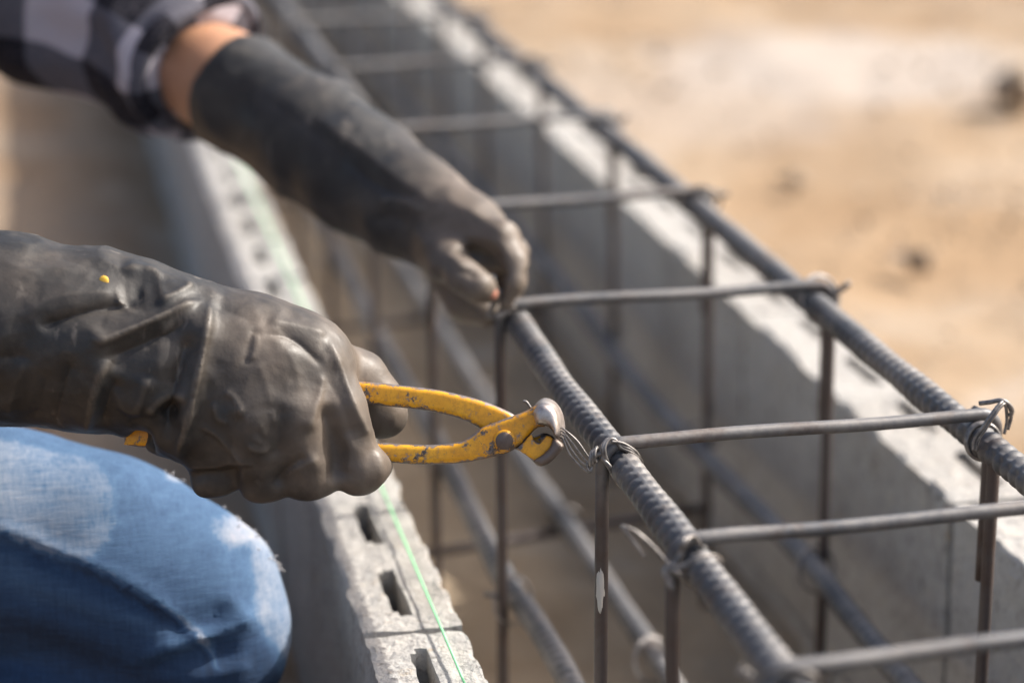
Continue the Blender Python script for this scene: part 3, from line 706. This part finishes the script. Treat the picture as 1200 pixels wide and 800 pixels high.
fo = [  # folds at the wrist and on the cuff
 ([(205, 548), (214, 518), (223, 480), (231, 440), (239, 400), (247, 348)], 12, 10, 22), ([(208, 535), (223, 480), (231, 440), (239, 400), (246, 355)], 3.5, 2.5),
 ([(190, 520), (198, 485), (206, 450), (216, 415), (224, 385)], -15, 16, 14),
 ([(172, 486), (186, 470), (206, 464), (222, 468)], 9, 6, 9), ([(186, 490), (200, 480), (214, 482)], -9, 8),
 ([(40, 385), (75, 372), (110, 362), (150, 356), (140, 357)], -9, 12, 7), ([(20, 372), (60, 352), (110, 344), (150, 346)], 5, 12, 16),
 ([(100, 376), (110, 392), (122, 398), (153, 387), (194, 371), (240, 353)], 9, 9, 14), ([(106, 388), (120, 398), (153, 387), (194, 371), (240, 353)], 3, 2.5),
 ([(110, 424), (140, 414), (190, 392), (228, 374)], -10, 18, 13),
 ([(140, 318), (160, 317), (180, 324), (187, 345), (183, 366)], 6, 7, 14), ([(150, 362), (160, 346), (170, 345)], -5, 12),
 ([(184, 358), (205, 350), (228, 336)], 7, 6, 8),
 ([(98, 512), (105, 480), (112, 450), (124, 426), (142, 412)], 8, 9, 18), ([(100, 508), (105, 480), (112, 450), (126, 424)], 2.5, 2.5), ([(118, 500), (126, 470), (138, 440)], -7, 10),
 ([(64, 505), (72, 470), (80, 440), (92, 415)], -7, 12), ([(120, 440), (145, 470), (160, 490)], 5, 14), ([(175, 440), (168, 462), (160, 486)], 6, 16, 10),
 ([(8, 490), (18, 450), (34, 418)], 4, 13), ([(42, 495), (50, 460), (58, 430)], -4, 11),
 ([(-60, 350), (0, 330), (60, 318), (110, 322)], 3, 14), ([(-80, 440), (-20, 420), (40, 420)], -5, 14),
 ([(60, 302), (120, 318), (180, 330)], -2, 10), ([(185, 340), (230, 338), (262, 352)], 3, 9),
 # back of the hand: tendons, creases
 ([(300, 380), (292, 402), (286, 430)], -3, 5, 9), ([(296, 388), (300, 400), (294, 425)], 2.6, 4),
 ([(248, 360), (270, 366), (300, 380)], -2.2, 7), ([(318, 378), (350, 402), (372, 425), (380, 434)], -1.8, 5), ([(305, 390), (345, 398), (382, 430)], -3, 4), ([(312, 376), (350, 384), (386, 394)], 4, 8),
 ([(384, 390), (392, 418), (404, 450), (425, 500), (442, 532)], 6, 5, 8), ([(380, 432), (372, 468), (360, 510)], 5, 8), ([(372, 430), (400, 470), (416, 520)], -2.5, 7),
 ([(376, 470), (386, 500), (394, 530), (392, 572)], -9, 8, 14), ([(405, 505), (412, 530), (405, 555)], 2.5, 7), ([(425, 505), (434, 515), (446, 530)], -2, 4),
 ([(320, 572), (334, 552), (362, 534)], -7, 7), ([(330, 560), (350, 546), (376, 536)], 4, 6), ([(265, 560), (285, 545), (310, 545)], -3, 8), ([(330, 470), (328, 510), (322, 540)], -4, 10), ([(280, 480), (272, 520), (268, 550)], -4, 10),
 ([(300, 500), (322, 538)], -1.5, 6),
 ([(216, 546), (240, 546), (275, 543), (304, 546)], 6, 3, 9), ([(220, 557), (250, 557), (284, 556)], -8, 7),
 # raised mark moulded on the back
 ([(253, 468), (252, 480), (258, 492), (270, 496)], 2.6, 2.6), ([(262, 458), (272, 464), (281, 478), (283, 488)], 3, 2.6), ([(262, 462), (264, 478), (276, 490)], -1.0, 3),
 ([(229, 498), (242, 502), (256, 512), (264, 522), (276, 536), (290, 545)], 3, 2.8), ([(231, 503), (250, 514), (262, 530)], -1.2, 3),
 ([(305, 494), (307, 505), (313, 512)], 1.4, 2.2), ([(290, 517), (296, 526), (310, 528), (318, 522)], 2.6, 2.6), ([(292, 512), (302, 516), (312, 524)], 1.2, 2), ([(316, 480), (322, 492), (326, 505)], 1.3, 2.4), ([(245, 540), (258, 537), (266, 543)], 1.2, 2.2),
 ([(330, 405), (345, 430), (352, 462)], 2, 9), ([(300, 420), (312, 450), (318, 480)], 1.8, 8)]
V = folds(V, Fc, fo, PXM)
Nn = normals(V, Fc); x, y, z = PX(V)
def crumple(V, sc, o=0): return 1-np.abs(np.clip(fbm(V*sc+o, 2)*3.4, -1, 1))**.8
wq = V+np.stack([fbm(V*22+k*7, 2) for k in range(3)], 1)*.03
cr = (crumple(wq, 22)-.5)*.0026*np.clip((300-x)/120, .30, 1)+(crumple(wq, 50, 5)-.5)*.0006+(crumple(wq, 120, 9)-.5)*.0004
V = V+Nn*cr[:, None]; V = relax(V, Fc, 1, .4)
dust = np.clip((x-150)/260, 0, 1)*.55+.6*np.clip(fbm(V*38, 3)*5+.3, 0, 1); dust *= np.clip(.35+np.clip((x-230)/120, 0, 1), 0, 1)
gl = link('glove', mesh('glove', V, Fc, {'dust': dust}), per, M_GLOVE); gl['label'] = 'black rubber glove gripping the yellow pincers'
bm = bmesh.new(); bmesh.ops.create_uvsphere(bm, u_segments=14, v_segments=8, radius=.0021)
bi = np.argmin((x-121)**2+(y-329)**2+((Nn@fw) > 0)*1e6); bm.transform(Matrix.Translation(V[bi])@Mx@Matrix.Diagonal((1, 1, .3, 1)))
me = bpy.data.meshes.new('paint_spot'); bm.to_mesh(me); bm.free(); o = link('paint_spot', me, None, M_SPOT); o.parent = gl; o.matrix_parent_inverse = gl.matrix_world.inverted()
o.matrix_parent_inverse = Matrix.Identity(4)

# --- far glove (left hand, steadying the wire)
lo = np.min([P(x_, y_, z_) for x_ in (210, 640) for y_ in (30, 400) for z_ in (1.20, 1.46)], 0); hi = np.max([P(x_, y_, z_) for x_ in (210, 640) for y_ in (30, 400) for z_ in (1.20, 1.46)], 0)
s = SDF(lo, hi, .0016)
s.chain([(235, 84, 1.41, 67), (276, 108, 1.395, 66), (366, 163, 1.362, 67), (425, 206, 1.34, 66), (480, 242, 1.315, 57), (528, 268, 1.295, 46)], .012)
s.chain([(515, 258, 1.30, 46), (553, 271, 1.285, 37), (576, 288, 1.28, 30)], .012)
k = .005
s.chain([(560, 270, 1.275, 26), (588, 281, 1.264, 18), (601, 304, 1.258, 13), (602, 332, 1.256, 12), (594, 355, 1.257, 9)], k)
s.chain([(570, 280, 1.30, 28), (596, 296, 1.295, 19), (600, 330, 1.29, 15), (593, 354, 1.285, 12)], k)
s.chain([(515, 290, 1.285, 28), (526, 306, 1.262, 22), (543, 323, 1.248, 19), (560, 335, 1.246, 15), (574, 345, 1.250, 10)], k)
s.chain([(530, 320, 1.285, 28), (545, 352, 1.285, 22), (568, 366, 1.28, 15)], k)
s.chain([(520, 290, 1.30, 36), (540, 330, 1.30, 26), (566, 352, 1.29, 18)], k)
for dd_ in (1.225, 1.24, 1.255, 1.268):
    s.chain([(540, 297, dd_, 5), (556, 298, dd_, 9), (576, 304, dd_, 11), (589, 322, dd_, 8), (590, 338, dd_, 4)], .003, 'sub')
ax_ = P(400, 184, 1.35)-P(250, 92, 1.405); ax_ /= np.linalg.norm(ax_); c0 = P(275, 107, 1.396)
s.chain([(200, 62, 1.422, 61), (276, 108, 1.395, 60), (340, 147, 1.37, 56)], .002, 'sub')
s.cut(c0, -ax_)
V, Fc = s.mesh(); V = relax(V, Fc, 2, .5); PM2 = 1.3/F
fo = [([(360, 130), (420, 175), (480, 220), (520, 245)], 5, 7, 14), ([(400, 185), (440, 215), (470, 228), (500, 226)], -6, 10), ([(440, 240), (465, 232), (500, 250)], 5, 8), ([(430, 262), (460, 255), (490, 275)], -5, 9),
      ([(470, 262), (485, 270), (505, 290)], 4, 8), ([(300, 110), (360, 150), (410, 190)], -3, 16), ([(525, 282), (555, 277), (585, 285), (603, 310)], 3, 6), ([(520, 298), (535, 305), (545, 318)], 3, 5), ([(535, 318), (550, 320), (556, 330)], -3, 5), ([(545, 245), (575, 265), (598, 280)], 2.5, 8)]
V = folds(V, Fc, fo, PM2); V = V+normals(V, Fc)*((crumple(V, 20)-.5)*.0030+(crumple(V, 50, 3)-.5)*.0006)[:, None]
x, y, z = PX(V); dust = np.clip((x-455)/80, 0, 1)*1.5
g2 = link('glove', mesh('glove', V, Fc, {'dust': dust}), per, M_GLOVE); g2['label'] = 'black rubber glove with dusty fingers pinching wire on the bar'
bm = bmesh.new(); bmesh.ops.create_uvsphere(bm, u_segments=16, v_segments=10, radius=1)
bm.transform(Matrix.Translation(P(573, 341, 1.2455))@Mx@Matrix.Rotation(R(-40), 4, 'Z')@Matrix.Diagonal((.0050, .0036, .0030, 1)))
me = bpy.data.meshes.new('exposed_fingertip'); bm.to_mesh(me); bm.free(); o = link('exposed_fingertip', me, None, M_ORANGE); o.parent = g2

# --- body (skin), continuous: head, neck, torso, arms
SR_ = (-.47, .10, .30, .062); SL_ = (-.44, .44, .33, .062)
re = P(-520, 372, 1.09); rw = P(180, 418, 1.055)
le = P(70, -8, 1.50); lw = P(500, 245, 1.31)
s = SDF((-.80, -.15, -.25), (.0, .75, .80), .0065)
s.wchain([(-.60, .25, -.05, .10), (-.56, .26, .12, .10), (-.50, .27, .26, .10)], .05)
s.wchain([SR_, SL_], .05); s.wchain([(-.49, .27, .30, .055), (-.44, .27, .40, .048)], .03)
s.wchain([(-.425, .27, .47, .075), (-.42, .27, .53, .082)], .02); s.wchain([(-.385, .27, .44, .045), (-.37, .27, .50, .05)], .02)
s.wchain([(-.335, .27, .50, .012), (-.322, .27, .475, .014)], .01)
for sy in (-1, 1): s.wchain([(-.43, .27+sy*.082, .50, .014), (-.44, .27+sy*.088, .475, .010)], .008)
s.seg(SR_[:3], .05, re, .040, .03); s.seg(re, .036, rw, .024, .02)
s.seg(SL_[:3], .05, le, .040, .03); s.seg(le, .034, P(262, 97, 1.40), .0272, .02); s.seg(P(262, 97, 1.40), .0272, P(470, 226, 1.32), .0185, .02)
V, Fc = s.mesh(); V = relax(V, Fc, 3, .5)
link('body', mesh('body', V, Fc), per, M_SKIN)
s = SDF((-.62, .12, .40), (-.28, .42, .68), .006)
s.wchain([(-.44, .27, .52, .094), (-.425, .27, .56, .088)], .02); s.wchain([(-.47, .27, .47, .085), (-.45, .27, .54, .09)], .02)
s.cut((-.36, .27, .53), (1, 0, -.55))
V, Fc = s.mesh(); V = V+normals(V, Fc)*(fbm(V*60, 3)*.012)[:, None]; link('hair', mesh('hair', V, Fc), per, M_HAIR)

# --- shirt
s = SDF((-.82, -.18, -.25), (.0, .80, .48), .0055)
s.wchain([(-.60, .25, -.08, .125), (-.56, .26, .12, .122), (-.50, .27, .25, .115)], .05); s.wchain([(*SR_[:3], .075), (*SL_[:3], .075)], .05)
mid = .55*np.array(re)+.45*np.array(SR_[:3]); s.seg(SR_[:3], .068, re, .056, .03); s.seg(re, .054, P(-330, 372, 1.08), .050, .02)
s.seg(SL_[:3], .068, le, .056, .03); s.seg(SL_[:3], .068, P(-60, -70, 1.54), .058, .03); s.seg(P(-60, -70, 1.54), .058, P(40, -22, 1.51), .057, .02); s.seg(P(40, -22, 1.51), .055, P(150, 28, 1.46), .050, .02)
s.seg(P(150, 30, 1.455), .047, P(222, 72, 1.425), .0425, .006); s.seg(P(196, 56, 1.43), .048, P(228, 74, 1.415), .0445, .004)
s.seg(P(160, 120, 1.44), .016, P(188, 132, 1.435), .014, .012)
s.seg(P(150, 30, 1.455), .030, P(320, 130, 1.38), .030, .003, 'sub')
axs = P(262, 97, 1.40)-P(150, 30, 1.455); axs /= np.linalg.norm(axs)
V, Fc = s.mesh()
t = (V-P(232, 78, 1.415))@axs; m = (t > 0) & (t < .06) & (V[:, 0] > -.3) & (V[:, 1] > .3)
V[m] -= axs*(t[m]*.93)[:, None]
V = relax(V, Fc, 2, .5)
fo = [([(130, 0), (140, 40), (150, 80), (150, 120)], 14, 14), ([(95, 20), (120, 70), (128, 100)], -14, 16), ([(150, 110), (170, 90), (180, 60), (190, 20)], -10, 12), ([(0, 60), (50, 70), (100, 75)], 8, 16), ([(30, 20), (70, 40), (110, 60)], -8, 14), ([(165, 70), (178, 100), (195, 130)], 8, 9), ([(200, 60), (215, 80), (210, 110)], 6, 8), ([(240, 10), (220, 40), (215, 70)], -7, 9)]
V = folds(V, Fc, fo, 1.45/F); V = V+normals(V, Fc)*(fbm(V*22, 3)*.011)[:, None]
# weave coordinates follow the sleeve on the arm and hang straight on the trunk
onarm = (V[:, 0] > -.36) & (V[:, 1] > .36)
ua = (V-P(150, 30, 1.455))@axs; pr = V-P(150, 30, 1.455)-ua[:, None]*axs
uu = np.cross(axs, [0, 0, 1.]); uu /= np.linalg.norm(uu); vv = np.cross(uu, axs); th = np.arctan2(pr@vv, pr@uu)
pu = np.where(onarm, ua/.085+.33, V[:, 2]/.062); pv = np.where(onarm, th*.052/.085+.15, V[:, 1]/.062)
link('shirt', mesh('shirt', V, Fc, {'pu': pu, 'pv': pv}), per, M_PLAID)
# buttons on the rolled cuff are hidden; the rolled edge is its own band
mb = MB(); c1 = P(231, 77, 1.4145); a = np.linspace(0, 2*math.pi, 60, endpoint=False)
ring = np.array([c1+(.041+.003*math.sin(3*q+1))*(math.cos(q)*uu+math.sin(q)*vv)+axs*(.002*math.sin(2*q)) for q in a])
V2, F2 = tube_geo(ring, .0062, 10, True)
V2 = np.array(V2)+fbm(np.array(V2)*40, 2)[:, None]*.006
link('rolled_cuff', mesh('rolled_cuff', V2, np.array(F2), {'pu': np.full(len(V2), .3)+V2[:, 2]*3, 'pv': np.arctan2((V2-c1)@vv, (V2-c1)@uu)*.9+.2}), per, M_PLAID)

# --- jeans
J = 1.165
s = SDF((-.80, -.02, -.30), (-.085, .62, .06), .0036)
def K(x, y, w_, r): return (x, y, J-w_*J/F, r)
s.chain([K(-900, 560, -60, 190), K(-300, 600, -10, 152), K(0, 636, 0, 130), K(100, 660, 0, 125), K(180, 696, -5, 119), K(212, 718, -10, 117), K(224, 742, -10, 114)], .012)
s.chain([K(214, 768, -22, 104), K(60, 850, 6, 106), K(-300, 905, 0, 96), K(-620, 930, -30, 75)], .006)
s.chain([K(-900, 560, -60, 190), K(-950, 560, -420, 190)], .04)
lk = np.array((-.235, .43, -.205))
s.seg(P(-950, 560, 1.34), .075, lk, .052, .03); s.seg(lk, .050, (-.60, .40, -.205), .040, .02)
V, Fc = s.mesh(); V = relax(V, Fc, 2, .5); PM3 = J/F
seam = [(-200, 575), (0, 622), (60, 644), (120, 668), (180, 702), (225, 735), (246, 760), (251, 778)]
fo = [(seam, 8, 5, 7), ([(-100, 628), (0, 636), (60, 659), (120, 684), (180, 720), (225, 755)], -7, 7), ([(0, 668), (60, 690), (130, 716), (200, 742)], 4, 12), ([(0, 690), (70, 714), (140, 744)], -4, 12), ([(150, 772), (210, 755), (270, 735), (310, 712)], 10, 9), ([(160, 790), (220, 776), (290, 760)], -10, 11), ([(195, 735), (235, 730), (270, 715)], -6, 10), ([(262, 690), (285, 720), (290, 745)], 5, 9), ([(205, 800), (255, 790), (300, 775)], 6, 9), ([(60, 560), (120, 590), (160, 640)], 1.5, 14),
      ([(280, 640), (300, 670), (300, 710)], -3, 12), ([(225, 600), (260, 630), (285, 665)], -2, 10), ([(0, 760), (80, 778), (150, 800)], 4, 10)]
V = folds(V, Fc, fo, PM3); V = V+normals(V, Fc)*(fbm(V*28, 3)*.0045+(crumple(V, 17, 4)-.5)*.0035)[:, None]
x, y, z = PX(V)
def blob(cx, cy, rx, ry, soft=.15, nz=.35):
    d_ = np.hypot((x-cx)/rx, (y-cy)/ry)+fbm(np.c_[x/38., y/38., z*0+cx], 3)*nz; return np.clip((1+soft-d_)/(2*soft), 0, 1)
fade_shade = .50-.22*np.clip((y-560-.35*x)/150, 0, 1)  # denim darkens down the leg: shade painted into the tone
fade_shade = np.where(y > 632+.36*np.maximum(x, 0), fade_shade*.82, fade_shade)
fade_shade = fade_shade+(.68-fade_shade)*blob(10, 600, 132, 80, .035, .25)*(y < 634+.38*np.maximum(x, 0))
fade_shade = fade_shade+(.74-fade_shade)*blob(345, 690, 50, 92, .12, .6); fade_shade = fade_shade+(.86-fade_shade)*blob(300, 618, 50, 20, .3, .7); fade_shade = fade_shade+(.86-fade_shade)*blob(214, 556, 20, 9, .4, .6)
dd, tt, ss = polydist(x, y, catmull(seam, 6)); fade_shade = np.where((dd < 5), np.maximum(fade_shade, .66-.03*dd), fade_shade); fade_shade = np.where((dd >= 5) & (dd < 13) & (ss > 0), fade_shade*.42, fade_shade); d2_, _, _ = polydist(x, y, catmull([(-100, 700), (0, 730), (50, 742), (108, 766), (165, 792), (200, 815)], 6)); fade_shade = fade_shade*np.clip(.05+d2_/26, 0, 1); d3_, _, _ = polydist(x, y, catmull([(-60, 660), (0, 672), (70, 698), (150, 728), (230, 752)], 6)); fade_shade = fade_shade+.14*np.exp(-(d3_/14)**2)  # pale seam line, dark strip under it and dark calf crease: painted shading
dq, _, _ = polydist(x, y, np.array([(150, 772), (210, 755), (270, 735), (310, 712)])); fade_shade = fade_shade+.10*np.exp(-(dq/9)**2); fade_shade = np.where(z > 1.3, .38, fade_shade)
je = link('jeans', mesh('jeans', V, Fc, {'fade_shade': np.clip(fade_shade, 0, 1)}), per, M_DENIM); je['label'] = 'faded blue jeans with a ripped, bleached knee'
Nn = normals(V, Fc); mb = MB(); rr = random.Random(3)
cand = np.where(((blob(214, 556, 24, 14) > .3) | (blob(300, 625, 60, 40, .2, .2) > .4) | (blob(335, 650, 22, 30) > .4)) & (np.abs(Nn@fw) < .45) & (z < 1.25))[0]
for i in rr.sample(list(cand), min(38, len(cand))):
    a = V[i]; dr = Nn[i]*rr.uniform(.2, 1)+np.array([rr.uniform(-1, 1) for _ in range(3)])*.8; dr /= np.linalg.norm(dr); l = rr.uniform(.0012, .0038)
    mb.tube([a, a+dr*l*.5, a+dr*l+np.array([0, 0, -l*.3])], .00028, 4)
if mb.V: tag(mb.build('frayed_threads', M_THREAD, je if False else per), kind='stuff')
# shoes
for p, q in (((-.66, .13, -.235), (-.56, .13, -.235)), ((-.66, .40, -.235), (-.56, .40, -.235))):
    s = SDF((p[0]-.1, p[1]-.08, -.31), (q[0]+.1, p[1]+.08, -.12), .005); s.wchain([(*p, .034), (*q, .028)], .01); s.wchain([(p[0], p[1], p[2], .036), (p[0]+.02, p[1], -.19, .034)], .01); s.cut((0, 0, -.262), (0, 0, -1))
    V, Fc = s.mesh(); link('shoe', mesh('shoe', V, Fc), per, M_DARKR)

# ------------------------------------------------------------------ loose stones
def stone(x, y, size, m, label, seed, group=None, zc=-.245):
    bm = bmesh.new(); bmesh.ops.create_icosphere(bm, subdivisions=3, radius=1); o = Vector((seed*3.1, seed*1.7, 0))
    for v in bm.verts: v.co *= 1+.45*mnoise.noise(v.co*1.1+o)+.16*mnoise.noise(v.co*3+o)
    bm.transform(Matrix.Diagonal((size, size*.8, size*.7, 1))); me = bpy.data.meshes.new('stone'); bm.to_mesh(me); bm.free()
    ob = link('stone', me, None, m); ob.location = (x, y, zc); ob.rotation_euler.z = seed; tag(ob, label, 'stone', group); return ob
mb = MB(); rr = random.Random(11)
oct_v = np.array([(1, 0, 0), (-1, 0, 0), (0, 1, 0), (0, -1, 0), (0, 0, 1), (0, 0, -1)], float); oct_f = [(0, 2, 4), (2, 1, 4), (1, 3, 4), (3, 0, 4), (2, 0, 5), (1, 2, 5), (3, 1, 5), (0, 3, 5)]
for k in range(2200):
    gx_ = rr.uniform(.32, 2.4); gy_ = rr.uniform(.2, 4.5)
    if mnoise.noise(Vector((gx_*2, gy_*2, 3))) < rr.uniform(-.5, .6): continue
    sz = rr.uniform(.003, .009)*(1+1.2*(rr.random() < .06))
    jit = np.array([[rr.uniform(.6, 1.3) for _ in range(3)] for _ in range(6)])
    mb.add(oct_v*jit*sz*np.array([1, 1, .7])+np.array([gx_, gy_, -.243]), oct_f)
tag(mb.build('gravel', M_GRAV, None, False), 'scattered gravel and crumbs of earth on the sand', 'gravel', kind='stuff')
stone(1.02, 1.98, .040, M_GRAV, 'dark rounded stone lying on the sand away from the wall', 1, zc=-.225)
stone(.595, 1.20, .015, M_CLOD, 'small dark clod half sunk in the sand beside the block wall', 2)
stone(.80, 1.02, .030, M_PALE, 'pale flat stone on the sand near the block wall', 5)
